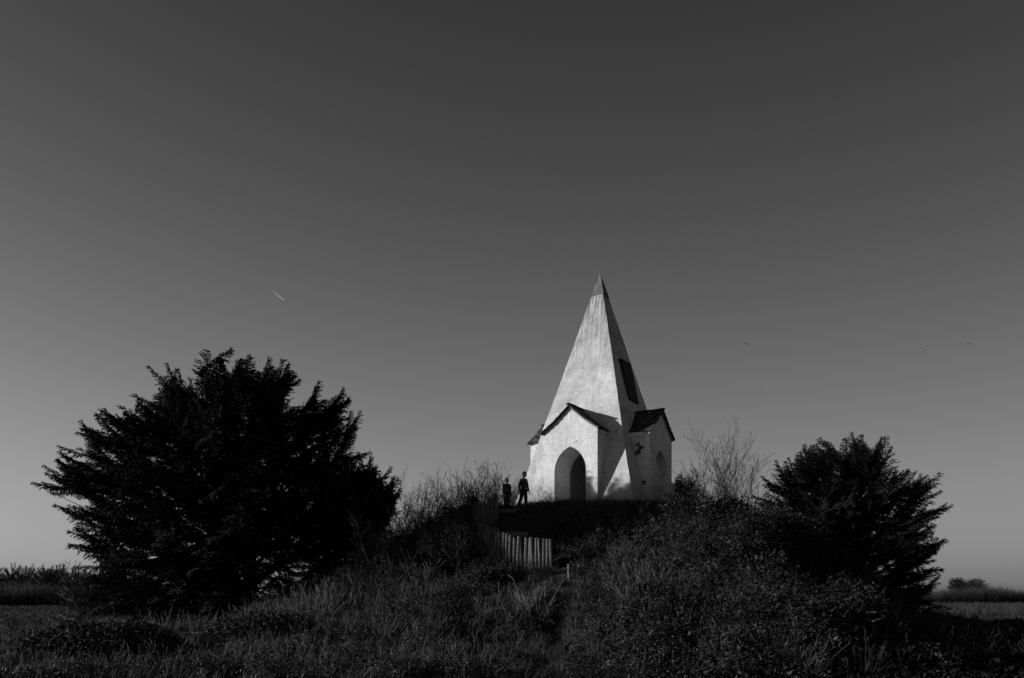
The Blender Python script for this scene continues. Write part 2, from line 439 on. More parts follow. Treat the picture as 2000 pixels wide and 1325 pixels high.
def step(label, a, c, hgt=.16):
    d = (c - a); L = d.length; ang = math.atan2(d.y, d.x)
    b = bmesh.new(); add_box(b, (0, 0, -hgt / 2), (L, .07, hgt)); bmesh.ops.bevel(b, geom=b.edges[:], offset=.008, segments=1)
    o = link('timber_step', bm_mesh('timber_step', b, M_log)); o.location = (a + c) / 2; o.rotation_euler = (0, math.asin(-d.z / L) , ang)
    tag(o, label, 'step', 'timber steps up the mound'); return o
step('top timber step at the feet of the two boys', at(972, 994, 28.15), at(1022, 996, 28.1), .14)
step('middle timber step behind the sunlit logs', at(984, 1039, 26.0), at(1032, 1040, 25.9))
step('lowest timber step right of the sunlit logs', at(1088, 1082, 24.3), at(1114, 1083, 24.2), .09)

# ------------------------------------------------------------------ branching plants
class Tubes:
    def __init__(s): s.a = []; s.b = []; s.ra = []; s.rb = []
    def seg(s, a, b, ra, rb): s.a.append(a); s.b.append(b); s.ra.append(ra); s.rb.append(rb)
    def mesh(s, name, mat, k=3):
        A = np.array(s.a, float); B = np.array(s.b, float); ra = np.array(s.ra)[:, None]; rb = np.array(s.rb)[:, None]
        d = B - A; d /= np.linalg.norm(d, axis=1, keepdims=True) + 1e-9
        ref = np.where(np.abs(d[:, 2:3]) > .9, np.array([[1., 0, 0]]), np.array([[0, 0, 1.]]))
        u = np.cross(d, ref); u /= np.linalg.norm(u, axis=1, keepdims=True) + 1e-9; v = np.cross(d, u)
        n = len(A); P = np.zeros((n, 2 * k, 3))
        for i in range(k):
            c, q = math.cos(2 * math.pi * i / k), math.sin(2 * math.pi * i / k)
            P[:, i] = A + ra * (c * u + q * v); P[:, k + i] = B + rb * (c * u + q * v)
        f = np.array([[i, (i + 1) % k, k + (i + 1) % k, k + i] for i in range(k)])
        Fc = (np.arange(n)[:, None, None] * 2 * k + f[None]).reshape(-1, 4)
        return np_mesh(name, P.reshape(-1, 3), Fc, mat)
def rv(rg, s=1.0): return Vector((rg.gauss(0, s), rg.gauss(0, s), rg.gauss(0, s)))
def grow(T, rg, p, d, L, r, lvl, up=.15, wob=.12, nseg=5, nb=5, ang=.6, ratio=.5, rmin=.004, start=.3):
    d = d.normalized(); pts = [p.copy()]; q = p.copy(); sl = L / nseg
    for i in range(nseg):
        d = (d + rv(rg, wob) + Vector((0, 0, up))).normalized(); nq = q + d * sl
        r0 = max(rmin, r * (1 - .8 * i / nseg)); r1 = max(rmin, r * (1 - .8 * (i + 1) / nseg))
        T.seg(q, nq, r0, r1)
        if lvl > 0:
            for b in range(nb):
                t = (i + rg.random()) / nseg
                if t < start or rg.random() > .8: continue
                side = d.cross(rv(rg)).normalized()
                bd = d * math.cos(ang) + side * math.sin(ang) * rg.uniform(.7, 1.2)
                grow(T, rg, q.lerp(nq, rg.random()), bd, L * ratio * rg.uniform(.5, 1.1) * (1.15 - .6 * t), r0 * .55, lvl - 1, up, wob, max(3, nseg - 1), max(1, nb - 1), ang, ratio, rmin, .15)
        q = nq
    return q
def bare_shrub(label, base, width, hgt, stems, seed, group=None, mat=None, lvl=2, nb=1, r=.012, depth=None, name='bare_shrub', cat='shrub', rmin=.004, lean=.35, ang=.55):
    rg = random.Random(seed); T = Tubes(); depth = depth or width * .6
    root = empty(name, base); tag(root, label, cat, group)
    for s in range(stems):
        a = rg.uniform(0, 6.28); k = math.sqrt(rg.random())
        ox, oy = math.cos(a) * k * width / 2 * .7, math.sin(a) * k * depth / 2 * .7
        z = hz(base[0] + ox, base[1] + oy) - base[2] - .05
        d = Vector((ox / (width / 2) * lean + rg.gauss(0, .12), oy / (width / 2) * lean + rg.gauss(0, .12), 1))
        grow(T, rg, Vector((ox, oy, z)), d, hgt * rg.uniform(.4, 1.05), r * rg.uniform(.6, 1.2), lvl, .04, .15, 7, nb, ang, .45, rmin)
    link('branches', T.mesh('branches', mat or M_twig), root)
    return root

# foliage sprays for the yews: a shoot with two ranks of narrow leaf blades
def spray_template(n=7, seed=0):
    rg = np.random.RandomState(seed); q = []
    def blade(o, d, L, wd):
        d = d / np.linalg.norm(d); s = np.cross(d, [0, 0, 1.]); s /= np.linalg.norm(s); s = s * math.cos(.5) + np.cross(s, d) * math.sin(.5) * rg.choice([-1, 1])
        q.append([o - s * wd * .35, o + d * L * .5 - s * wd * .5, o + d * L, o + d * L * .5 + s * wd * .5])
    for i in range(n):
        t = (i + .3) / n; o = np.array([t * .8, 0, -.10 * t * t])
        for sg in (-1, 1):
            blade(o, np.array([.75 + rg.normal(0, .15), sg * (.7 + rg.normal(0, .2)), -.25 + rg.normal(0, .25)]), .40 * (1.1 - .5 * t) * rg.uniform(.7, 1.2), .10)
    blade(np.array([.6, 0, -.05]), np.array([1, 0, -.05]), .45, .09)
    return np.array(q)           # (m,4,3)
SPR = [spray_template(5, s) for s in range(4)]
def foliage(items, name, mat):
    """items: list of (pos, dir, up-ish, scale)"""
    P = np.array([i[0] for i in items]); D = np.array([i[1] for i in items]); U = np.array([i[2] for i in items]); sc_ = np.array([i[3] for i in items])
    D /= np.linalg.norm(D, axis=1, keepdims=True); Y = np.cross(U, D); Y /= np.linalg.norm(Y, axis=1, keepdims=True) + 1e-9; Z = np.cross(D, Y)
    out = []; which = np.random.RandomState(1).randint(0, len(SPR), len(P))
    for k, q in enumerate(SPR):
        m = which == k
        v = (q[None, ..., 0:1] * D[m][:, None, None] + q[None, ..., 1:2] * Y[m][:, None, None] + q[None, ..., 2:3] * Z[m][:, None, None]) * sc_[m][:, None, None, None] + P[m][:, None, None]
        out.append(v.reshape(-1, 3))
    Vv = np.concatenate(out); return np_mesh(name, Vv, np.arange(len(Vv)).reshape(-1, 4), mat)
# ------------------------------------------------------------------ bare shrubs
def place(px, d): x = (px - CX) / F_PX * d; return (x, d, hz(x, d))
G1 = 'bare shrubs on the mound'
bare_shrub('dark bare thicket shrub next to the large yew', place(795, 27.5), 2.6, 2.9, 70, 21, G1, r=.02, nb=2, lean=.6, ang=.7)
bare_shrub('tall bare shrub with upright twigs between yew and log revetment', place(850, 28.2), 2.8, 2.8, 60, 22, G1, r=.018, nb=2, lean=.6, ang=.7)
bare_shrub('tall dark bare shrub in front of the smaller yew', place(762, 25.4), 1.8, 2.3, 44, 31, G1, r=.016, nb=2, lean=.5, ang=.6)
bare_shrub('short bare shrub at the foot of the smaller yew', place(690, 24.6), 2.0, 1.4, 46, 32, G1, r=.012, nb=2, lean=.6, ang=.6)
bare_shrub('upright bare stems just left of the sunlit logs', place(885, 25.2), 1.6, 1.6, 40, 33, G1, r=.012, nb=2, lean=.4, ang=.6)
bare_shrub('low rounded twiggy shrub behind the log revetment', place(918, 30.2), 2.8, 1.9, 70, 23, G1, lvl=2, nb=2, r=.012)
bare_shrub('low twiggy shrub behind the two boys', place(985, 33.0), 2.4, 1.25, 60, 24, G1, lvl=2, nb=2, r=.007)
bare_shrub('tall thin bare sapling clump right of the monument', place(1435, 30.5), 2.5, 3.7, 60, 25, G1, r=.011, nb=2, ang=.5, lean=.3, rmin=.0035)
bare_shrub('lower twiggy shrub between the small yew and the sapling clump', place(1385, 29.2), 2.2, 1.7, 60, 26, G1, nb=2, r=.008)
bare_shrub('bare shrub in front of the right yew', place(1500, 28.0), 2.2, 2.1, 40, 27, G1, nb=1, r=.010)
bare_shrub('bare round hawthorn bush at the left edge of the large yew', place(235, 62), 9.0, 3.9, 330, 28, None, r=.03, nb=2, rmin=.014, lean=.8)
bare_shrub('pale dead stalks at the foot of the large yew', place(640, 24.5), 2.6, 1.2, 60, 29, None, mat=M_stem, lvl=1, nb=1, r=.008, name='dead_stalks', cat='plant', lean=.15)

# ------------------------------------------------------------------ ground cover (instanced clumps)
def blades(n, Lr, wd, spread, lay, seed):
    rg = np.random.RandomState(seed); V = []; Fc = []
    for i in range(n):
        a = rg.uniform(0, 6.283); o = np.array([math.cos(a), math.sin(a), 0]) * spread * math.sqrt(rg.rand()); a2 = a + rg.normal(0, .9)
        out = np.array([math.cos(a2), math.sin(a2), 0]); side = np.array([-out[1], out[0], 0]); L = rg.uniform(*Lr); ly = lay * rg.uniform(.4, 1.5)
        p = o.copy(); b0 = len(V); k = 3
        for s in range(k + 1):
            t = s / k; ww = wd * (1 - t) * .5 + .0008
            V += [p - side * ww, p + side * ww]
            ang = ly * (t + .25); p = p + (out * math.sin(ang) + np.array([0, 0, 1]) * math.cos(ang)) * L / k
        for s in range(k): Fc.append([b0 + 2 * s, b0 + 2 * s + 1, b0 + 2 * s + 3, b0 + 2 * s + 2])
    return np.array(V), np.array(Fc)
def leaves_clump(n, rad, hgt, ls, seed, stems=3):
    rg = np.random.RandomState(seed); V = []; Fc = []
    for i in range(n):
        a = rg.uniform(0, 6.283); k = rad * math.sqrt(rg.rand()); c = np.array([math.cos(a) * k, math.sin(a) * k, rg.uniform(0, hgt)])
        d = rg.normal(0, 1, 3); d[2] *= .5; d /= np.linalg.norm(d); s = np.cross(d, [0, 0, 1.]) + rg.normal(0, .3, 3); s /= np.linalg.norm(s)
        L = ls * rg.uniform(.6, 1.3); wv = s * L * .36; nn = np.cross(d, s) * L * .08
        b0 = len(V); V += [c - d * L * .5, c - d * L * .1 + wv + nn, c + d * L * .55, c - d * L * .1 - wv + nn]; Fc.append([b0, b0 + 1, b0 + 2, b0 + 3])
    return np.array(V), np.array(Fc)
def obj_from(name, V, Fc, mat): return bpy.data.objects.new(name, np_mesh(name, V, Fc, mat))
def twig_obj(name, seed, n, hgt, mat, lvl=1, r=.006, arch=False):
    rg = random.Random(seed); T = Tubes()
    for i in range(n):
        a = rg.uniform(0, 6.28); o = Vector((math.cos(a), math.sin(a), 0)) * rg.uniform(0, .15)
        d = Vector((math.cos(a) * .5, math.sin(a) * .5, 1)) if not arch else Vector((math.cos(a), math.sin(a), 1.0))
        grow(T, rg, o, d, hgt * rg.uniform(.6, 1.1), r, lvl, .05 if not arch else -.28, .12, 5, 1, .6, .45, .003)
    return bpy.data.objects.new(name, T.mesh(name, mat))
def scatter(name, pts, rot, scl, idx, templates, label, cat, kind='stuff', mat=None):
    me = bpy.data.meshes.new(name); pts = np.asarray(pts, np.float32); me.vertices.add(len(pts)); me.vertices.foreach_set('co', pts.ravel())
    a = me.attributes.new('rot', 'FLOAT_VECTOR', 'POINT'); a.data.foreach_set('vector', np.asarray(rot, np.float32).ravel())
    a = me.attributes.new('scl', 'FLOAT', 'POINT'); a.data.foreach_set('value', np.asarray(scl, np.float32))
    a = me.attributes.new('idx', 'INT', 'POINT'); a.data.foreach_set('value', np.asarray(idx, np.int32))
    o = link(name, me); tag(o, label, cat, kind=kind)
    g = bpy.data.node_groups.new(name, 'GeometryNodeTree')
    g.interface.new_socket('Geometry', in_out='INPUT', socket_type='NodeSocketGeometry'); g.interface.new_socket('Geometry', in_out='OUTPUT', socket_type='NodeSocketGeometry')
    N = g.nodes; gi = N.new('NodeGroupInput'); go = N.new('NodeGroupOutput'); iop = N.new('GeometryNodeInstanceOnPoints'); jn = N.new('GeometryNodeJoinGeometry')
    for t in reversed(templates):      # a multi-input socket reads its links last to first
        oi = N.new('GeometryNodeObjectInfo'); oi.inputs['Object'].default_value = t; oi.inputs['As Instance'].default_value = True
        g.links.new(oi.outputs['Geometry'], jn.inputs[0])
    def attr(n, ty):
        x = N.new('GeometryNodeInputNamedAttribute'); x.data_type = ty; x.inputs['Name'].default_value = n; return x.outputs['Attribute']
    e2r = N.new('FunctionNodeEulerToRotation')
    g.links.new(attr('rot', 'FLOAT_VECTOR'), e2r.inputs[0]); g.links.new(e2r.outputs[0], iop.inputs['Rotation'])
    g.links.new(attr('scl', 'FLOAT'), iop.inputs['Scale']); g.links.new(attr('idx', 'INT'), iop.inputs['Instance Index'])
    iop.inputs['Pick Instance'].default_value = True
    g.links.new(gi.outputs[0], iop.inputs['Points']); g.links.new(jn.outputs[0], iop.inputs['Instance']); g.links.new(iop.outputs[0], go.inputs[0])
    md = o.modifiers.new('scatter', 'NODES'); md.node_group = g
    return o
def plume_template(seed):
    """one leafy yew bough, 1.3 m long: a rising shoot with two ranks of drooping branchlets set with narrow leaves"""
    rg = random.Random(seed); q = []
    def blade(o, d, L, wd):
        d = d.normalized(); sd = d.cross(Vector((rg.gauss(0, .5), rg.gauss(0, .5), 1))).normalized()
        q.extend([o - sd * wd * .3, o + d * L * .45 - sd * wd * .5, o + d * L, o + d * L * .45 + sd * wd * .5])
    def spine(u): return Vector((1.3 * u, .04 * math.sin(u * 5 + seed), .16 * u * u - .05 * u))
    for k in range(17):
        u = .04 + .93 * k / 16
        for sg in (-1, 1):
            ln = (.46 * (1 - u) ** .75 + .07) * rg.uniform(.65, 1.15); ang = rg.uniform(.55, 1.0)
            bd = Vector((math.cos(ang), sg * math.sin(ang), rg.uniform(-.15, .2))); p = spine(u)
            nb = max(3, int(ln / .042))
            for i in range(nb):
                t = (i + .5) / nb; o = p + bd * ln * t + Vector((0, 0, -.28 * ln * t * t))
                for r in (-1, 1):
                    blade(o, bd + Vector((0, 0, -.5 * t)) + Vector((rg.gauss(0, .25), rg.gauss(0, .25) + r * .55, rg.gauss(-.15, .25))), rg.uniform(.07, .13), .032)
        for r in range(5): blade(spine(u), Vector((1, rg.gauss(0, .5), rg.gauss(-.1, .45))), rg.uniform(.08, .14), .034)
    q = np.array(q); return obj_from('bough', q, np.arange(len(q)).reshape(-1, 4), M_yew)
def yew(name, label, trunk, tips, ry, nfill, seed, size=1.0, group=None, trunk_r=.35, nclu=400, body=None):
    """trunk: base point; tips: outline tips (x, z) of the crown at the trunk's depth; body: outline of its mass; ry: half depth"""
    rg = random.Random(seed); root = empty(name, trunk); tag(root, label, 'tree', group)
    T = Tubes(); boughs = []; x0, y0, z0 = trunk; O = Vector(trunk)
    top = max(z for x, z in tips)
    def bough(p, d, sc_): boughs.append((p, d.normalized(), sc_ * size))
    targets = [(x, y0 + rg.uniform(-.5, .5), z, 1) for x, z in tips if z > z0 + .8]
    for k in range(nfill):
        i = rg.randrange(len(tips) - 1); t = rg.random()
        xt = tips[i][0] * (1 - t) + tips[i + 1][0] * t; zt = tips[i][1] * (1 - t) + tips[i + 1][1] * t
        ph = rg.uniform(-1.45, 1.45); zf = (zt - z0) / (top - z0); q = rg.uniform(.55, .9)
        xx = x0 + (xt - x0) * math.cos(ph) * q; yy = y0 + math.sin(ph) * ry * (1 - .55 * max(0, zf) ** 2) * q
        zz = z0 + (zt - z0) * (.5 + .5 * q * math.cos(ph * .6)) * rg.uniform(.75, 1.0)
        targets.append((xx, yy, max(zz, hz(xx, yy) + .3), 0))
    tr = []
    for k in range(4):                                    # several trunks from one root, as old yews have
        a = k * 1.57 + .4; tp = Vector((math.cos(a) * .9, math.sin(a) * .7, (top - z0) * (.42 + .07 * k)))
        prev = Vector((math.cos(a) * .2, math.sin(a) * .2, -.4)); pts = [prev]
        for q in range(1, 7):
            n_ = prev.lerp(tp, 1 / (7 - q)) + rv(rg, .06); T.seg(prev, n_, trunk_r * (1.05 - q * .13), trunk_r * (.92 - q * .13)); prev = n_; pts.append(n_)
        tr.append(pts)
    for (x, y, z, outline) in targets:
        tip = Vector((x, y, z)) - O
        pts = rg.choice(tr); hf = max(.06, min(.9, tip.z / (top - z0) * rg.uniform(.55, .95))) * 6; idx = min(5, int(hf)); st = pts[idx].lerp(pts[idx + 1], min(1, hf - idx))
        L = (tip - st).length
        mid = st.lerp(tip, .5) + Vector((0, 0, -.05 * L if tip.z > st.z else .12 * L)) + rv(rg, .05 * L)
        n = 10; prev = st
        for q in range(1, n + 1):
            t = q / n; p = st * (1 - t) ** 2 + mid * 2 * t * (1 - t) + tip * t * t
            T.seg(prev, p, max(.012, .07 * (1.05 - t)), max(.010, .07 * (1 - t)))
            d = (p - prev).normalized()
            if .35 < t < (.78 if outline else .95):
                for c in range(2):
                    side = d.cross(Vector((rg.gauss(0, .4), rg.gauss(0, .4), 1))).normalized() * (1 if c else -1)
                    sc_ = rg.uniform(.65, 1.05) * (1.15 - .5 * t); bough(prev.lerp(p, rg.random()), d * .8 + side * rg.uniform(.4, .8) + Vector((0, 0, rg.uniform(-.1, .25))), sc_)
            prev = p
        d = (tip - mid).normalized(); d = (Vector((d.x, d.y, d.z * .72 + .06)) + rv(rg, .16)).normalized()
        if outline:                                        # the leader and its near neighbours make one pointed finger
            bough(tip - d * 1.2 * size, d, 1.0); bough(tip - d * 1.35 * size, d + rv(rg, .16), .95)
            side = d.cross(Vector((0, 0, 1))).normalized()
            for sg in (-1, 1): bough(tip - d * 1.5 * size, d + side * sg * rg.uniform(.2, .5) + Vector((0, 0, rg.uniform(-.3, .25))), rg.uniform(.75, 1.0))
            bough(tip - d * 1.9 * size, d + Vector((0, 0, -.25)), 1.0)
        else: bough(tip - d * .6, d, 1.0)
    poly = np.array(body or tips); cxm, czm = poly[:, 0].mean(), poly[:, 1].mean(); full = .99 if body else .88
    def inside(px, pz, sh):
        q = (poly - [cxm, czm]) * sh + [cxm, czm]; r = False; j = len(q) - 1
        for i in range(len(q)):
            if (q[i, 1] > pz) != (q[j, 1] > pz) and px < (q[j, 0] - q[i, 0]) * (pz - q[i, 1]) / (q[j, 1] - q[i, 1]) + q[i, 0]: r = not r
            j = i
        return r
    lo, hi = poly.min(0), poly.max(0); core = Vector((x0, y0, z0 + (top - z0) * .30)); made = 0
    while made < nclu:                                     # boughs through the whole crown, with some gaps left open
        px, pz = rg.uniform(lo[0], hi[0]), rg.uniform(lo[1], hi[1])
        if not inside(px, pz, full): continue
        sh = next((q for q in (.3, .5, .7) if inside(px, pz, q)), .88)
        py = y0 + rg.uniform(-1, 1) * ry * math.sqrt(1 - sh * sh) * 1.05
        if float(fbm(np.array([px * .8]), np.array([pz * .8 + py * .5]), 41 + seed, 2)[0]) < -.44 or pz < hz(px, py) + .2: continue
        made += 1; o = Vector((px, py, pz)) - core; o.z *= .5; o = o.normalized() + rv(rg, .42); o.z = o.z * .7 + .12; o.normalize()
        bough(Vector((px, py, pz)) - O - o * .92 * size, o, rg.uniform(.65, 1.35))
    link('trunk', T.mesh('trunk', M_bark, 5), root)
    P = np.array([p for p, d, q in boughs]); E_ = []
    for p, d, q in boughs:
        y_ = Vector((rg.gauss(0, .2), rg.gauss(0, .2), 1)).cross(d).normalized(); z_ = d.cross(y_)
        E_.append(Matrix(((d.x, y_.x, z_.x), (d.y, y_.y, z_.y), (d.z, y_.z, z_.z))).to_euler())
    cr = scatter('crown', P, np.array(E_), np.array([q for p, d, q in boughs]), np.array([rg.randrange(5) for _ in boughs]), PLUME, None, None)
    cr.parent = root
    return root
PLUME = [plume_template(s) for s in range(5)]
YD = 27.6
def tipsat(l, d, inset=11):
    mx = sum(p[0] for p in l) / len(l); my = sum(p[1] for p in l) / len(l); o = []
    for px, py in l:                      # the sprays reach past the limb's end
        k = 1 - inset / max(30, math.hypot(px - mx, py - my)); o.append(((mx + (px - mx) * k - CX) / F_PX * d, EYE + (CY - my - (py - my) * k) / F_PX * d))
    return o
tl = [(190, 1196), (150, 1076), (205, 1060), (132, 1035), (105, 1000), (180, 1000), (46, 946), (96, 922), (104, 903), (148, 868), (145, 826), (170, 818), (205, 812), (238, 822), (270, 790), (300, 770), (312, 736), (345, 734), (372, 742), (402, 716), (424, 698), (462, 697), (498, 697), (526, 692), (546, 722), (570, 708), (588, 738), (640, 755), (618, 795), (684, 764), (692, 785), (708, 802), (700, 832), (672, 858), (650, 880), (728, 888), (712, 915), (745, 925), (778, 935), (760, 970), (720, 1020), (690, 1070), (660, 1150), (580, 1200), (480, 1215), (380, 1215), (300, 1205), (235, 1190)]
tz = at(455, 1150, YD)
yew('yew_tree', 'large dark spreading yew tree left of the mound', (tz.x, YD, hz(tz.x, YD)), tipsat(tl, YD), 3.2, 26, 5, .95, nclu=1300, body=tipsat([(210, 1195), (180, 1070), (160, 1000), (140, 955), (160, 900), (195, 850), (255, 838), (300, 800), (345, 760), (405, 738), (445, 722), (520, 722), (556, 752), (572, 795), (598, 806), (625, 798), (650, 800), (676, 812), (672, 842), (636, 872), (640, 905), (690, 915), (738, 945), (748, 990), (720, 1040), (690, 1080), (650, 1150), (580, 1200), (480, 1215), (380, 1215), (300, 1205)], YD, 0))
tr_ = [(1450, 1030), (1478, 935), (1500, 905), (1530, 900), (1556, 872), (1580, 868), (1612, 856), (1650, 846), (1668, 852), (1690, 866), (1712, 853), (1720, 890), (1738, 912), (1778, 915), (1802, 918), (1818, 940), (1800, 960), (1856, 994), (1832, 1000), (1815, 1020), (1800, 1045), (1860, 1062), (1840, 1072), (1812, 1090), (1826, 1122), (1836, 1138), (1834, 1170), (1780, 1215), (1690, 1210), (1600, 1180), (1520, 1130)]
yew('yew_tree', 'smaller dark yew merging into the right side of the large one', at(690, 1080, 26.5)[:2] + (hz(at(690, 1080, 26.5).x, 26.5),), tipsat([(610, 1010), (618, 930), (650, 892), (690, 900), (728, 888), (716, 908), (746, 924), (778, 934), (770, 955), (792, 962), (768, 990), (750, 1030), (735, 1075), (690, 1095), (630, 1085)], 26.5), 1.4, 10, 7, .85, trunk_r=.14, nclu=150)
RD = 30.5; tz = at(1660, 1170, RD)
yew('yew_tree', 'dark yew tree on the right flank of the mound', (tz.x, RD, hz(tz.x, RD)), tipsat(tr_, RD), 3.2, 14, 9, .80, trunk_r=.25, nclu=780, body=tipsat([(1470, 1040), (1492, 955), (1525, 925), (1572, 892), (1640, 874), (1695, 886), (1708, 915), (1720, 952), (1750, 948), (1786, 942), (1800, 965), (1786, 992), (1806, 1012), (1784, 1040), (1796, 1066), (1776, 1090), (1800, 1130), (1806, 1175), (1780, 1215), (1690, 1210), (1600, 1180), (1520, 1130)], RD, 0))
SD = 37.0; tz = at(1322, 985, SD)
yew('yew_tree', 'small yew peeping out behind the right corner of the monument', (tz.x, SD, hz(tz.x, SD)), tipsat([(1290, 960), (1316, 935), (1330, 940), (1345, 930), (1352, 950), (1360, 975), (1345, 985)], SD), .8, 5, 12, .6, trunk_r=.08, nclu=26)

tuft = [obj_from('tuft', *blades(40, (.10, .30), .011, .11, 1.3, s), M_grass) for s in range(3)]
matted = [obj_from('matted', *blades(34, (.18, .42), .011, .18, 2.1, 10 + s), M_grass) for s in range(3)]
palemat = [obj_from('pale', *blades(40, (.16, .40), .010, .20, 2.3, 15 + s), M_pale) for s in range(3)]
straw = [obj_from('straw', *blades(5, (.5, 1.0), .009, .08, .35, 20 + s), M_straw) for s in range(2)]
bramL = [obj_from('leaves', *leaves_clump((70, 48, 32)[s], .22, .22, (.042, .060, .080)[s], 30 + s), M_leaf) for s in range(3)]
bramS = [twig_obj('arching', 40 + s, 4, .8, M_stem, 1, .006, True) for s in range(3)]
twigs = [twig_obj('upright', 50 + s, 9, .70, M_stem, 1, .004) for s in range(3)]
rs = np.random.RandomState(3)
def cone_pts(n, y0, y1, pad=1.5, pw=1.0):
    y = y0 + (y1 - y0) * rs.rand(n) ** pw; x = (rs.rand(n) * 2 - 1) * (y * .66 + pad); return x, y
def rots(n, tilt=.25): return np.stack([rs.normal(0, tilt, n), rs.normal(0, tilt, n), rs.rand(n) * 6.283], 1)
def rad(x, y): return np.hypot(np.where(x > MX, (x - MX) * 1.35, x - MX), y - MY)
def inside_tower(x, y, m=.1):
    dx, dy = x - 3.545, y - 32.0; a = TH
    lx = dx * math.cos(a) - dy * math.sin(a); ly = dx * math.sin(a) + dy * math.cos(a)
    b = (np.abs(lx) < HB + m) & (np.abs(ly) < HB + m)
    return b | ((np.abs(lx) < W + m) & (np.abs(ly) < PF + .1 + m)) | ((np.abs(ly) < W + m) & (np.abs(lx) < PF + .1 + m))
def thick_left(x, y):
    m = sstep(-6.2, -4.6, x) * (1 - sstep(-1.5, -1.0, x)) * sstep(24.7, 25.3, y) * (1 - sstep(29.5, 31, y))
    f = .38 * sstep(-1.6, -1.2, x) * (1 - sstep(-.2, .1, x)) * sstep(23.2, 23.6, y) * (1 - sstep(24.5, 24.9, y + .8 * (x + .2)))
    return np.maximum(f, m * np.clip(.80 + .9 * fbm(x * .9, y * .9, 35, 3), .15, 1.7))
def thick(x, y):
    """height of the bramble thicket covering the right front of the mound"""
    m = sstep(2.0, 3.4, x - (y - 20) * .10) * (1 - sstep(0, 3.8, x - 5.4 - 3.6 * sstep(20.5, 24.5, y))) * sstep(12.5, 14.5, y) * (1 - sstep(28.5, 30.5, y))
    return m * np.clip(.80 + (.75 + .5 * sstep(18, 21, y)) * sstep(3.4, 5.4, x) + .55 * fbm(x * .45, y * .45, 31, 3), .55, 2.3) * sstep(7.2, 9.8, rad(x, y)) + thick_left(x, y)
# grass on the mound
x, y = cone_pts(46000, 13.0, 34.0)
pd = path_dist(x, y); keep = (~inside_tower(x, y)) & (rs.rand(len(x)) < sstep(.1, .55, pd) * .95 + .05) & (rs.rand(len(x)) > .93 * (thick(x, y) > .3)) & (fbm(x * .5, y * .5, 61) > -.42) & (rs.rand(len(x)) > .96 * sstep(4.6, 6.4, x) * (1 - sstep(24.5, 27, y)))
x, y = x[keep], y[keep]; n = len(x)
plate = 1 - sstep(4.5, 7, rad(x, y))
scl = rs.uniform(.6, 1.25, n) * (1 - .25 * plate) * (.75 + .5 * vnoise(x * .7, y * .7, 62))
idx = np.where(rs.rand(n) < .45 + .3 * (fbm(x * .4, y * .4, 63) > 0), 3 + rs.randint(0, 3, n), rs.randint(0, 3, n))
idx = np.where(rs.rand(n) < (.45 + .4 * (1 - sstep(-3.5, -1.5, x)) * (1 - sstep(20, 23, y))) * sstep(-.05, .2, fbm(x * .35 + 3, y * .5, 64, 3)) * (rad(x, y) > 7), 6 + rs.randint(0, 3, n), idx)
scatter('grass', np.stack([x, y, height(x, y) - .02], 1), rots(n, .3), scl, idx, tuft + matted + palemat, 'dry tussocky grass over the mound and foreground', 'grass')
shade_zone = lambda x, y: sstep(4.6, 6.4, x) * (1 - sstep(25, 27.5, y)) * (1 - sstep(24, 30, x))  # area where added dark leaves stand in for deep shade
# pale stalks
x, y = cone_pts(1100, 14.0, 33.0); keep = (~inside_tower(x, y, .3)) & (x < 5.0) & (path_dist(x, y) > .3) & (fbm(x * .3, y * .3, 66) > -.05); x, y = x[keep], y[keep]; n = len(x)
scatter('dry_stalks', np.stack([x, y, height(x, y)], 1), rots(n, .25), rs.uniform(.4, .9, n), rs.randint(0, 2, n), straw, 'scattered pale straw stalks standing above the grass', 'grass')
# dead weed stems in loose stands
stk = [twig_obj('stalks', 75 + s, 5, 1.0, M_straw, 1, .006) for s in range(3)]
cx_, cy_, cn = [], [], []
for (px, d, nn, sp) in ((640, 24.2, 60, .8), (770, 24.5, 36, .5), (560, 23.0, 30, .8), (1030, 20.4, 16, .35), (1400, 27.5, 40, 1.0), (900, 25.6, 40, .7), (1500, 24.0, 30, 1.0), (330, 22.0, 30, 1.2), (1250, 21.0, 20, .8), (1620, 22.5, 20, .8), (960, 29.6, 24, .5)):
    x0_ = (px - CX) / F_PX * d; cx_ += list(rs.normal(x0_, sp, nn)); cy_ += list(rs.normal(d, sp * .6, nn))
x, y = np.array(cx_), np.array(cy_); keep = (path_dist(x, y) > .3) & ~inside_tower(x, y, .3); x, y = x[keep], y[keep]; n = len(x)
scatter('dead_weeds', np.stack([x, y, height(x, y) + thick(x, y) * .5], 1), rots(n, .12), rs.uniform(.55, 1.25, n), rs.randint(0, 3, n), stk, 'loose stands of pale dead weed stems on the mound', 'weeds')
# bramble thicket, right front
x = rs.uniform(-6.5, 13, 64000); y = rs.uniform(12.5, 31, 64000); b = thick(x, y); keep = (b > .1) & (path_dist(x, y) > .35); x, y, b = x[keep], y[keep], b[keep]; n = len(x)
u = rs.rand(n) ** .45; b = b * (1 + .75 * fbm(x * 1.3, y * 1.3, 33, 3)); bare_ = fbm(x * .55 + 7, y * .55, 36, 2) > .08
idx = np.where((rs.rand(n) < (.80 - .30 * sstep(18.5, 23, y)) * np.where(bare_, .72, 1.15)) | (b < .4), rs.randint(0, 3, n), np.where(rs.rand(n) < .35, 3 + rs.randint(0, 3, n), 6 + rs.randint(0, 3, n)))
zz = height(x, y) + b * u * np.where(idx > 2, .55, 1.0)
scatter('bramble_thicket', np.stack([x, y, zz], 1), rots(n, .4), rs.uniform(.55, 1.25, n) * np.where(idx > 2, rs.choice([.55, .75, 1.05], n), 1.0), idx, bramL + bramS + twigs, 'tangled bramble thicket covering the right front and upper left of the mound', 'brambles')
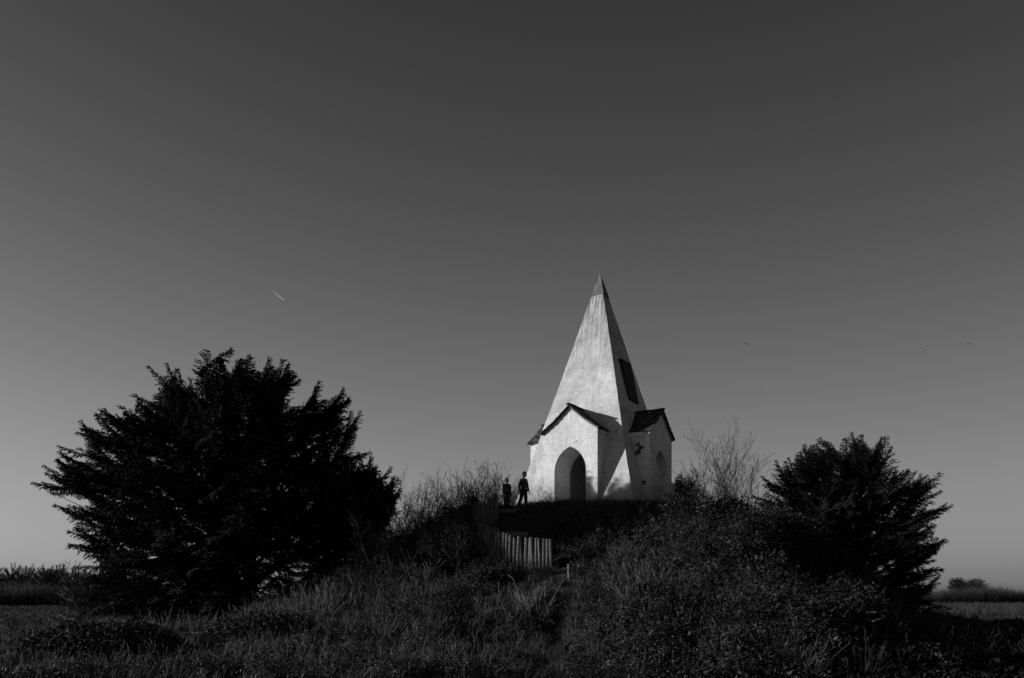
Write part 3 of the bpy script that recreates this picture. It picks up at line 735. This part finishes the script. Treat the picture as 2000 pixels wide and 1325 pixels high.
# scattered brambles and twigs over the rest
x, y = cone_pts(22000, 13.2, 31.0); keep = (fbm(x * .33, y * .33, 71) > -.18) & (thick(x, y) < .3) & (path_dist(x, y) > .5) & (rad(x, y) > 6.2); x, y = x[keep], y[keep]; n = len(x)
idx = np.where(rs.rand(n) < .7, rs.randint(0, 3, n), np.where(rs.rand(n) < .6, 3 + rs.randint(0, 3, n), 6 + rs.randint(0, 3, n)))
scatter('low_brambles', np.stack([x, y, height(x, y) + rs.uniform(0, .22, n) * (idx < 3)], 1), rots(n, .4), rs.uniform(.6, 1.1, n), idx, bramL + bramS + twigs, 'low patches of bramble leaves and arching stems in the grass', 'brambles')
# far meadow grass, left and right
x, y = cone_pts(26000, 34.0, 135.0, 1.5, .8); keep = (np.abs(x) > y * .30); x, y = x[keep], y[keep]; n = len(x)
scatter('meadow_grass', np.stack([x, y, height(x, y) - .03], 1), rots(n, .3), rs.uniform(.9, 1.5, n) * (1 + .9 * (x > 0) * (y > 60)), rs.randint(0, 6, n), tuft + matted, 'flat strip of meadow grass beyond the mound', 'grass')

# added dark leaves: the deep shade at lower right is put into their colour
M_shade_leaf = plant_mat('shade_leaf', .008, .020, .75, .08)
shade_leaves = [obj_from('shade_leaves', *leaves_clump(46, .26, .20, .08, 90 + s), M_shade_leaf) for s in range(3)]
x = rs.uniform(4.5, 21, 22000); y = rs.uniform(12.5, 28, 22000); keep = (rs.rand(len(x)) < shade_zone(x, y)) & (x < y * .72 + 1.5); x, y = x[keep], y[keep]; n = len(x)
scatter('shade_cover', np.stack([x, y, height(x, y) + rs.rand(n) * .16 + thick(x, y) * rs.rand(n)], 1), rots(n, .4), rs.uniform(.7, 1.25, n), rs.randint(0, 3, n), shade_leaves, 'added dark leaves standing in for deep shade at the lower right', 'shade_leaves')

# bramble mound, lower left
def bramble_bush(label, base, rx, ry, hgt, n, seed):
    rg = np.random.RandomState(seed); root = empty('bramble_bush', base); tag(root, label, 'shrub', 'bramble bushes at the foot of the mound')
    a = rg.uniform(0, 6.283, n); k = np.sqrt(rg.rand(n)); px, py = np.cos(a) * k * rx, np.sin(a) * k * ry
    top = hgt * np.sqrt(np.clip(1 - k ** 2.2, 0, 1)) * (.75 + .5 * vnoise(px * 1.4 + 9, py * 1.4 + 9, seed)) + .1
    g0 = height(px + base[0], py + base[1]) - base[2]; pz = g0 + top * rg.rand(n) ** .4
    c = np.stack([px, py, pz], 1); d = rg.normal(0, 1, (n, 3)); d[:, 2] *= .5; d /= np.linalg.norm(d, axis=1, keepdims=True)
    s = np.cross(d, np.array([[0, 0, 1.]])) + rg.normal(0, .3, (n, 3)); s /= np.linalg.norm(s, axis=1, keepdims=True); L = .075 * rg.uniform(.6, 1.4, (n, 1))
    Vv = np.stack([c - d * L * .5, c - d * L * .1 + s * L * .36, c + d * L * .55, c - d * L * .1 - s * L * .36], 1).reshape(-1, 3)
    link('leaves', np_mesh('leaves', Vv, np.arange(4 * n).reshape(-1, 4), M_leaf), root)
    r2 = random.Random(seed); T = Tubes()
    for i in range(int(n / 90)):
        q = rg.randint(n); grow(T, r2, Vector((px[q] * .9, py[q] * .9, g0[q] + top[q] * .5)), Vector((r2.gauss(0, 1), r2.gauss(0, 1), 1.1)), r2.uniform(.5, 1.1), .007, 1, -.22, .1, 6, 1, .5, .4, .004)
    link('stems', T.mesh('stems', M_stem), root)
bramble_bush('dark bramble bush in the lower left corner', (-9.3, 18.0, hz(-9.3, 18.0)), 2.0, 1.3, 1.0, 15000, 4)
bramble_bush('smaller bramble bush right of the lower left corner one', (-6.5, 19.6, hz(-6.5, 19.6)), 1.6, 1.1, .55, 8000, 6)

# ------------------------------------------------------------------ far trees, hedges
def far_tree(label, px, d, hgt, width, seed):
    rg = random.Random(seed); b = place(px, d); root = empty('bare_tree', b); tag(root, label, 'tree', 'bare trees on the left horizon')
    T = Tubes(); trunk = [Vector((0, 0, -.3))]
    for k in range(4):
        q = Vector((rg.gauss(0, .12), rg.gauss(0, .12), hgt * .1 * (k + 1))); T.seg(trunk[-1], q, .34 - .04 * k, .30 - .04 * k); trunk.append(q)
    for k in range(70):                     # boughs fan out to a domed outline, each ending in a brush of twigs
        a = rg.uniform(0, 6.28); e = math.asin(rg.uniform(-.25, 1)); rr = rg.uniform(.7, 1.0)
        tip = Vector((math.cos(a) * math.cos(e) * width * .70 * rr, math.sin(a) * math.cos(e) * width * .70 * rr, hgt * .52 + math.sin(e) * hgt * .47 * rr))
        st = trunk[rg.randrange(2, 5)]; mid = st.lerp(tip, .5) + Vector((0, 0, .06 * hgt)) + rv(rg, .2); prev = st
        for i in range(1, 6):
            t = i / 5; q = st * (1 - t) ** 2 + mid * 2 * t * (1 - t) + tip * t * t; T.seg(prev, q, .12 * (1.1 - t) + .02, .12 * (1 - t) + .02)
            if i > 1:
                for b in range(9):
                    d = ((q - prev).normalized() + rv(rg, .55)).normalized(); e1 = q + d * rg.uniform(.3, .7); T.seg(prev.lerp(q, rg.random()), e1, .035, .03)
                    T.seg(e1, e1 + (d + rv(rg, .5)).normalized() * rg.uniform(.2, .4), .03, .022)
            prev = q
    link('branches', T.mesh('branches', M_twig), root)
FD = 230
for i, (px, hh, wd) in enumerate(((-20, 10.5, 7), (25, 11.2, 8), (52, 11.5, 8), (90, 10.6, 7.5), (112, 11.4, 8), (150, 10.0, 7))):
    lab = ['bare round-topped tree cut by the left edge of the picture', 'second bare tree from the left edge', 'bare tree left of the gap in the far tree row', 'bare tree right of the gap in the far tree row', 'tallest bare tree right of the gap in the far row', 'bare tree half hidden behind the hawthorn bush'][i]
    far_tree(lab, px, FD + (i % 3) * 6, hh, wd, 60 + i)
ftw = [twig_obj('scrub', 70 + s, 16, 2.6, M_far, 2, .03) for s in range(3)]
def hedge(name, label, n, x0, x1, y0, y1, h, seed, mat=None):
    rg = np.random.RandomState(seed); x = rg.uniform(x0, x1, n); y = rg.uniform(y0, y1, n)
    scatter(name, np.stack([x, y, height(x, y) - .2], 1), np.stack([rg.normal(0, .15, n), rg.normal(0, .15, n), rg.rand(n) * 6.28], 1), rg.uniform(.7, 1.15, n) * h / 2.6 * (.75 + .5 * vnoise(x * .12, y * .12, seed)), rg.randint(0, 3, n), ftw, label, 'hedge')
hedge('scrub_hedge', 'long dark scrub hedge across the left horizon', 1500, -105, -58, 125, 134, 3.6, 81)
hedge('scrub_hedge', 'low far hedge along the right horizon', 1300, 70, 130, 150, 158, 3.2, 82)
hedge('reed_strip', 'pale tall dead weeds in front of the right horizon hedge', 900, 48, 85, 95, 110, .8, 83)
def round_tree(label, px, d, hgt, width, seed):
    b = place(px, d); rg = random.Random(seed); root = empty('evergreen_tree', b); tag(root, label, 'tree', 'dark evergreens on the right horizon')
    T = Tubes(); items = []
    grow(T, rg, Vector((0, 0, -.3)), Vector((0, 0, 1)), hgt * .7, .25, 1, .05, .05, 5, 2, .8, .4, .03)
    for k in range(1500):
        v = rv(rg).normalized() * rg.random() ** .4; lump = 1 + .22 * math.sin(v.x * 5 + seed) * math.cos(v.y * 6 + v.z * 5)
        p = Vector((v.x * width / 2 * lump, v.y * width / 2 * lump, hgt * .58 + v.z * hgt * .44 * lump))
        items.append((np.array(p), np.array((v + rv(rg, .5)).normalized()), np.array([rg.gauss(0, .5), rg.gauss(0, .5), 1]), rg.uniform(.7, 1.2)))
    link('trunk', T.mesh('trunk', M_bark, 5), root); link('crown', foliage(items, 'crown', M_yew), root)
round_tree('rounded dark evergreen next to the right yew on the horizon', 1870, 260, 7.2, 4.6, 91)
round_tree('wider dark evergreen further right on the horizon', 1904, 258, 6.8, 6.8, 92)

# ------------------------------------------------------------------ people
def skin(nodes, edges, root, mat, name, sub=2):
    names = list(nodes); me = bpy.data.meshes.new('s'); me.from_pydata([nodes[k][0] for k in names], [(names.index(a), names.index(c)) for a, c in edges], [])
    o = link('tmp', me); o.modifiers.new('skin', 'SKIN'); sm = o.modifiers.new('sub', 'SUBSURF'); sm.levels = sub; sm.render_levels = sub
    lay = me.skin_vertices[0].data if me.skin_vertices else None
    if lay is None:
        bpy.context.view_layer.objects.active = o; bpy.ops.mesh.customdata_skin_add(); lay = me.skin_vertices[0].data
    for i, k in enumerate(names):
        r = nodes[k][1]; lay[i].radius = r if isinstance(r, tuple) else (r, r); lay[i].use_root = k == root
    r = evaluated(o); bpy.data.objects.remove(o); r.name = name; r.materials.clear(); r.materials.append(mat)
    for p in r.polygons: p.use_smooth = True
    return r
def grey(name, v, rough=.8): m, t, p = newmat(name, rough, .2); p.inputs['Base Color'].default_value = (v, v, v, 1); return m
M_skin = grey('skin', .32, .55); M_hair = grey('hair', .03, .6); M_hair2 = grey('fair_hair', .12, .6); M_coat = noise_mat('dark_coat', .018, .035, 20); M_coat2 = noise_mat('quilted_coat', .022, .045, 14, bump=.5); M_trs = noise_mat('dark_trousers', .008, .014, 20); M_shoe = grey('shoe', .012, .5); M_eye = grey('eye_dark', .01, .3)
def person(label, base, h, rz, J, hair, coat):
    """J: joint positions for a figure 1.0 tall, feet at z=0, facing -y"""
    root = empty('person', base, rz); tag(root, label, 'person', 'two boys on the mound')
    J = {k: Vector(v) * h for k, v in J.items()}
    def n(k, r): return (J[k], r * h if not isinstance(r, tuple) else tuple(a * h for a in r))
    N = {'pel': n('pel', (.075, .055)), 'wst': n('wst', (.068, .05)), 'chs': n('chs', (.085, .06)), 'nck0': n('nck0', (.04, .035)), 'nck': n('nck', .027), 'hd0': n('hd0', .035)}
    E = [('pel', 'wst'), ('wst', 'chs'), ('chs', 'nck0'), ('nck0', 'nck'), ('nck', 'hd0')]
    for s in 'LR':
        N |= {'sh' + s: n('sh' + s, .036), 'el' + s: n('el' + s, .025), 'wr' + s: n('wr' + s, .017), 'hip' + s: n('hip' + s, .052), 'kn' + s: n('kn' + s, .035), 'an' + s: n('an' + s, .024), 'to' + s: n('to' + s, .02)}
        E += [('chs', 'sh' + s), ('sh' + s, 'el' + s), ('el' + s, 'wr' + s), ('pel', 'hip' + s), ('hip' + s, 'kn' + s), ('kn' + s, 'an' + s), ('an' + s, 'to' + s)]
        wr, elb = J['wr' + s], J['el' + s]; d = (wr - elb).normalized(); f = Vector((0, -1, 0)); f = (f - d * f.dot(d)).normalized(); o = d.cross(f)
        sg = 1 if s == 'L' else -1
        palm = wr + d * .045 * h; N['pm' + s] = (palm, (.018 * h, .011 * h)); E.append(('wr' + s, 'pm' + s))
        for q, (sp, ln) in enumerate(((-.016, .036), (-.005, .043), (.006, .040), (.016, .032))):
            a = palm + d * .015 * h + f * sp * h; b_ = a + d * ln * .55 * h + o * sg * .004 * h; c_ = b_ + (d * .8 + o * sg * .5).normalized() * ln * .45 * h
            for nm, pt in (('a', a), ('b', b_), ('c', c_)): N[f'f{q}{nm}{s}'] = (pt, .0052 * h)
            E += [('pm' + s, f'f{q}a{s}'), (f'f{q}a{s}', f'f{q}b{s}'), (f'f{q}b{s}', f'f{q}c{s}')]
        ta = wr + d * .022 * h + f * .02 * h; tb = ta + (d + f * .6).normalized() * .03 * h
        N['ta' + s] = (ta, .0065 * h); N['tb' + s] = (tb, .0055 * h); E += [('pm' + s, 'ta' + s), ('ta' + s, 'tb' + s)]
    bod = skin(N, E, 'pel', M_skin, 'body')
    # head shaped from a sphere, joined into the body mesh
    hc = J['head']; hr = .076 * h; b = bmesh.new(); b.from_mesh(bod)
    look = Vector(J['look']).normalized(); side = look.cross(Vector((0, 0, 1))).normalized(); upv = side.cross(look)
    HM = Matrix((( side.x, look.x, upv.x, hc.x), (side.y, look.y, upv.y, hc.y), (side.z, look.z, upv.z, hc.z), (0, 0, 0, 1)))
    sp = bmesh.ops.create_uvsphere(b, u_segments=20, v_segments=14, radius=1)
    for v in sp['verts']:
        c = v.co.copy(); x, y_, z = c.x * .80, c.y * .92, c.z * 1.12
        if z < -.2: k = 1 - .28 * (-.2 - z) / .9; x *= k; y_ = y_ * k + (.10 if y_ > 0 else 0)
        if y_ > .6 and abs(x) < .2: y_ += .20 * math.exp(-((z + .18) / .16) ** 2) * math.exp(-(x / .12) ** 2)    # nose
        if y_ > .4: y_ -= .09 * math.exp(-((z - .06) / .10) ** 2) * math.exp(-((abs(x) - .33) / .16) ** 2)        # eye sockets
        v.co = HM @ (Vector((x, y_, z)) * hr)
    for sg in (-1, 1):
        e = bmesh.ops.create_uvsphere(b, u_segments=8, v_segments=6, radius=1)
        for v in e['verts']: v.co = HM @ (Vector((sg * .80 + v.co.x * .08, v.co.y * .16 - .05, v.co.z * .24 - .05)) * hr)   # ears
    me = bpy.data.meshes.new('body'); b.to_mesh(me); b.free(); me.materials.append(M_skin)
    for p in me.polygons: p.use_smooth = True
    bo = link('body', me, root)
    for sg in (-1, 1):
        b = bmesh.new(); e = bmesh.ops.create_uvsphere(b, u_segments=8, v_segments=6, radius=1)
        for v in e['verts']: v.co = HM @ (Vector((sg * .31 + v.co.x * .11, .77 + v.co.y * .06, .05 + v.co.z * .07)) * hr)
        link('eye', bm_mesh('eye', b, M_eye, True), root)
    b = bmesh.new(); add_box(b, (0, .80, -.52), (.34, .06, .05), HM @ Matrix.Scale(hr, 4)); link('mouth', bm_mesh('mouth', b, M_eye), root)
    b = bmesh.new(); e = bmesh.ops.create_uvsphere(b, u_segments=20, v_segments=14, radius=1); rg = random.Random(3)
    for v in e['verts']:
        c = v.co; cut_ = .42 if c.y > .25 else -.35
        k = 1.07 + .03 * math.sin(c.x * 17) * math.sin(c.y * 13)
        if c.z < cut_: k = .80
        v.co = HM @ (Vector((c.x * .80 * k, c.y * .92 * k - .02, c.z * 1.12 * k)) * hr)
    link('hair', bm_mesh('hair', b, hair, True), root)
    # coat
    N2 = {'hem': (J['hem'], (.098 * h, .075 * h)), 'pel': n('pel', (.094, .072)), 'wst': n('wst', (.088, .068)), 'chs': n('chs', (.100, .074)), 'col': (J['nck0'] + Vector((0, 0, .014 * h)), (.060 * h, .052 * h))}
    E2 = [('hem', 'pel'), ('pel', 'wst'), ('wst', 'chs'), ('chs', 'col')]
    for s in 'LR':
        N2 |= {'sh' + s: n('sh' + s, .047), 'el' + s: n('el' + s, .036), 'wr' + s: n('wr' + s, .028)}
        E2 += [('chs', 'sh' + s), ('sh' + s, 'el' + s), ('el' + s, 'wr' + s)]
    link('coat', skin(N2, E2, 'chs', coat, 'coat'), root)
    N3 = {'pel': n('pel', (.080, .062))}; E3 = []
    for s in 'LR':
        N3 |= {'hip' + s: n('hip' + s, .066), 'kn' + s: n('kn' + s, .052), 'an' + s: n('an' + s, .042)}; E3 += [('pel', 'hip' + s), ('hip' + s, 'kn' + s), ('kn' + s, 'an' + s)]
    link('trousers', skin(N3, E3, 'pel', M_trs, 'trousers'), root)
    for s in 'LR':
        a, t = J['an' + s], J['to' + s]; d = (t - a); d.z = 0
        NS = {'a': (a + Vector((0, 0, -.004 * h)) - d * .35, .026 * h), 'b': (a.lerp(t, .4) - Vector((0, 0, .006 * h)), .030 * h), 'c': (t, .025 * h)}
        link('shoe', skin(NS, [('a', 'b'), ('b', 'c')], 'a', M_shoe, 'shoe'), root)
    return root
J1 = dict(pel=(0, 0, .52), wst=(0, 0, .60), chs=(0, .005, .72), nck0=(0, .005, .815), nck=(0, 0, .84), hd0=(0, -.005, .875), head=(0, -.012, .912), look=(-.15, -1, -.05), hem=(0, 0, .42),
          shL=(.092, .005, .765), elL=(.112, .02, .60), wrL=(.125, -.02, .45), shR=(-.092, .005, .765), elR=(-.108, .015, .60), wrR=(-.10, -.03, .45),
          hipL=(.055, 0, .48), knL=(.052, -.01, .27), anL=(.05, .01, .045), toL=(.062, -.085, .025), hipR=(-.055, 0, .48), knR=(-.05, -.01, .27), anR=(-.045, .01, .045), toR=(-.06, -.085, .025))
J2 = dict(J1); J2.update(hipL=(.05, 0, .48), hipR=(-.055, 0, .48), knL=(.055, -.02, .265), anL=(.05, -.03, .045), toL=(.055, -.12, .025), knR=(-.065, .03, .27), anR=(-.08, .14, .075), toR=(-.08, .07, .025),
          elL=(.112, -.02, .60), wrL=(.118, -.07, .46), elR=(-.112, .05, .61), wrR=(-.125, .03, .46), look=(.1, -1, -.12), head=(.015, -.015, .912))
bx, by = at(990, 992, 29.7).x, 29.7
person('smaller boy in dark coat standing on the top step', (bx, by, at(990, 993, by).z), (993 - 934) / F_PX * by, R(22), J1, M_hair2, M_coat).scale = (1.14, 1.14, 1.0)
bx2 = at(1023, 992, 29.5).x
person('taller boy in dark quilted jacket striding towards the monument', (bx2, 29.5, at(1023, 993, 29.5).z), (993 - 921) / F_PX * 29.5, R(38), J2, M_hair, M_coat2)

# ------------------------------------------------------------------ birds, contrail
M_bird = grey('bird_feathers', .02)
def bird(label, px, py, d, span, flap, heading):
    root = empty('bird', at(px, py, d), heading); tag(root, label, 'bird', 'birds in the sky')
    b = bmesh.new(); e = bmesh.ops.create_uvsphere(b, u_segments=8, v_segments=6, radius=1)
    for v in e['verts']: v.co = Vector((v.co.x * .06, v.co.y * .2 * (1 if v.co.y > 0 else 1.2), v.co.z * .055)) * span
    link('body', bm_mesh('body', b, M_bird, True), root)
    for s in (-1, 1):
        b = bmesh.new(); pts = [(0.03, .08), (.28, .14), (.5, .0), (.28, -.04), (.03, -.10)]
        vt = [b.verts.new((s * x * span, y * span, (abs(x) * flap + .012) * span)) for x, y in pts]; vb = [b.verts.new((s * x * span, y * span, (abs(x) * flap - .012) * span)) for x, y in pts]
        b.faces.new(vt); b.faces.new(vb[::-1])
        for k in range(5): b.faces.new((vt[k], vb[k], vb[(k + 1) % 5], vt[(k + 1) % 5]))
        link('wing', bm_mesh('wing', b, M_bird), root)
bird('small dark bird in the sky nearest the monument, upper one of the pair', 1458, 673, 70, .50, .5, .6)
bird('tiny dark bird in the sky below the upper one, right of the monument', 1485, 760, 90, .36, .3, 1.2)
bird('tiny dark bird at right above the yew, left of the last bird', 1807, 684, 85, .40, -.3, .3)
bird('small gliding bird nearest the right edge of the sky', 1892, 671, 80, .48, .15, 0)
p0, p1 = at(555, 587, 9000), at(531, 567, 9600)
m, t, p = newmat('ice_cloud', 1, 0); p.inputs['Base Color'].default_value = (.8, .8, .8, 1)
tc = t.nodes.new('ShaderNodeTexCoord'); sx = t.nodes.new('ShaderNodeSeparateXYZ'); t.links.new(tc.outputs['Generated'], sx.inputs[0])
mr = nd(t, 'ShaderNodeMapRange'); mr.inputs[1].default_value = 0; mr.inputs[2].default_value = 1; mr.inputs[3].default_value = .19; mr.inputs[4].default_value = 0.0
t.links.new(sx.outputs['Z'], mr.inputs[0]); t.links.new(mr.outputs[0], p.inputs['Alpha'])
b = bmesh.new(); Lc = (p1 - p0).length; n = 10; rings = []
for i in range(9):
    tt = i / 8; rr = 2.5 + 4.5 * min(1, tt * 2)
    rings.append([b.verts.new((math.cos(k * 6.283 / n) * rr, math.sin(k * 6.283 / n) * rr, tt * Lc)) for k in range(n)])
for a, c in zip(rings[:-1], rings[1:]):
    for k in range(n): b.faces.new((a[k], a[(k + 1) % n], c[(k + 1) % n], c[k]))
ct = link('contrail', bm_mesh('contrail', b, m, True)); ct.location = p0; ct.rotation_euler = (p1 - p0).to_track_quat('Z', 'Y').to_euler()
tag(ct, 'short white aircraft vapour trail in the left half of the sky', 'contrail')
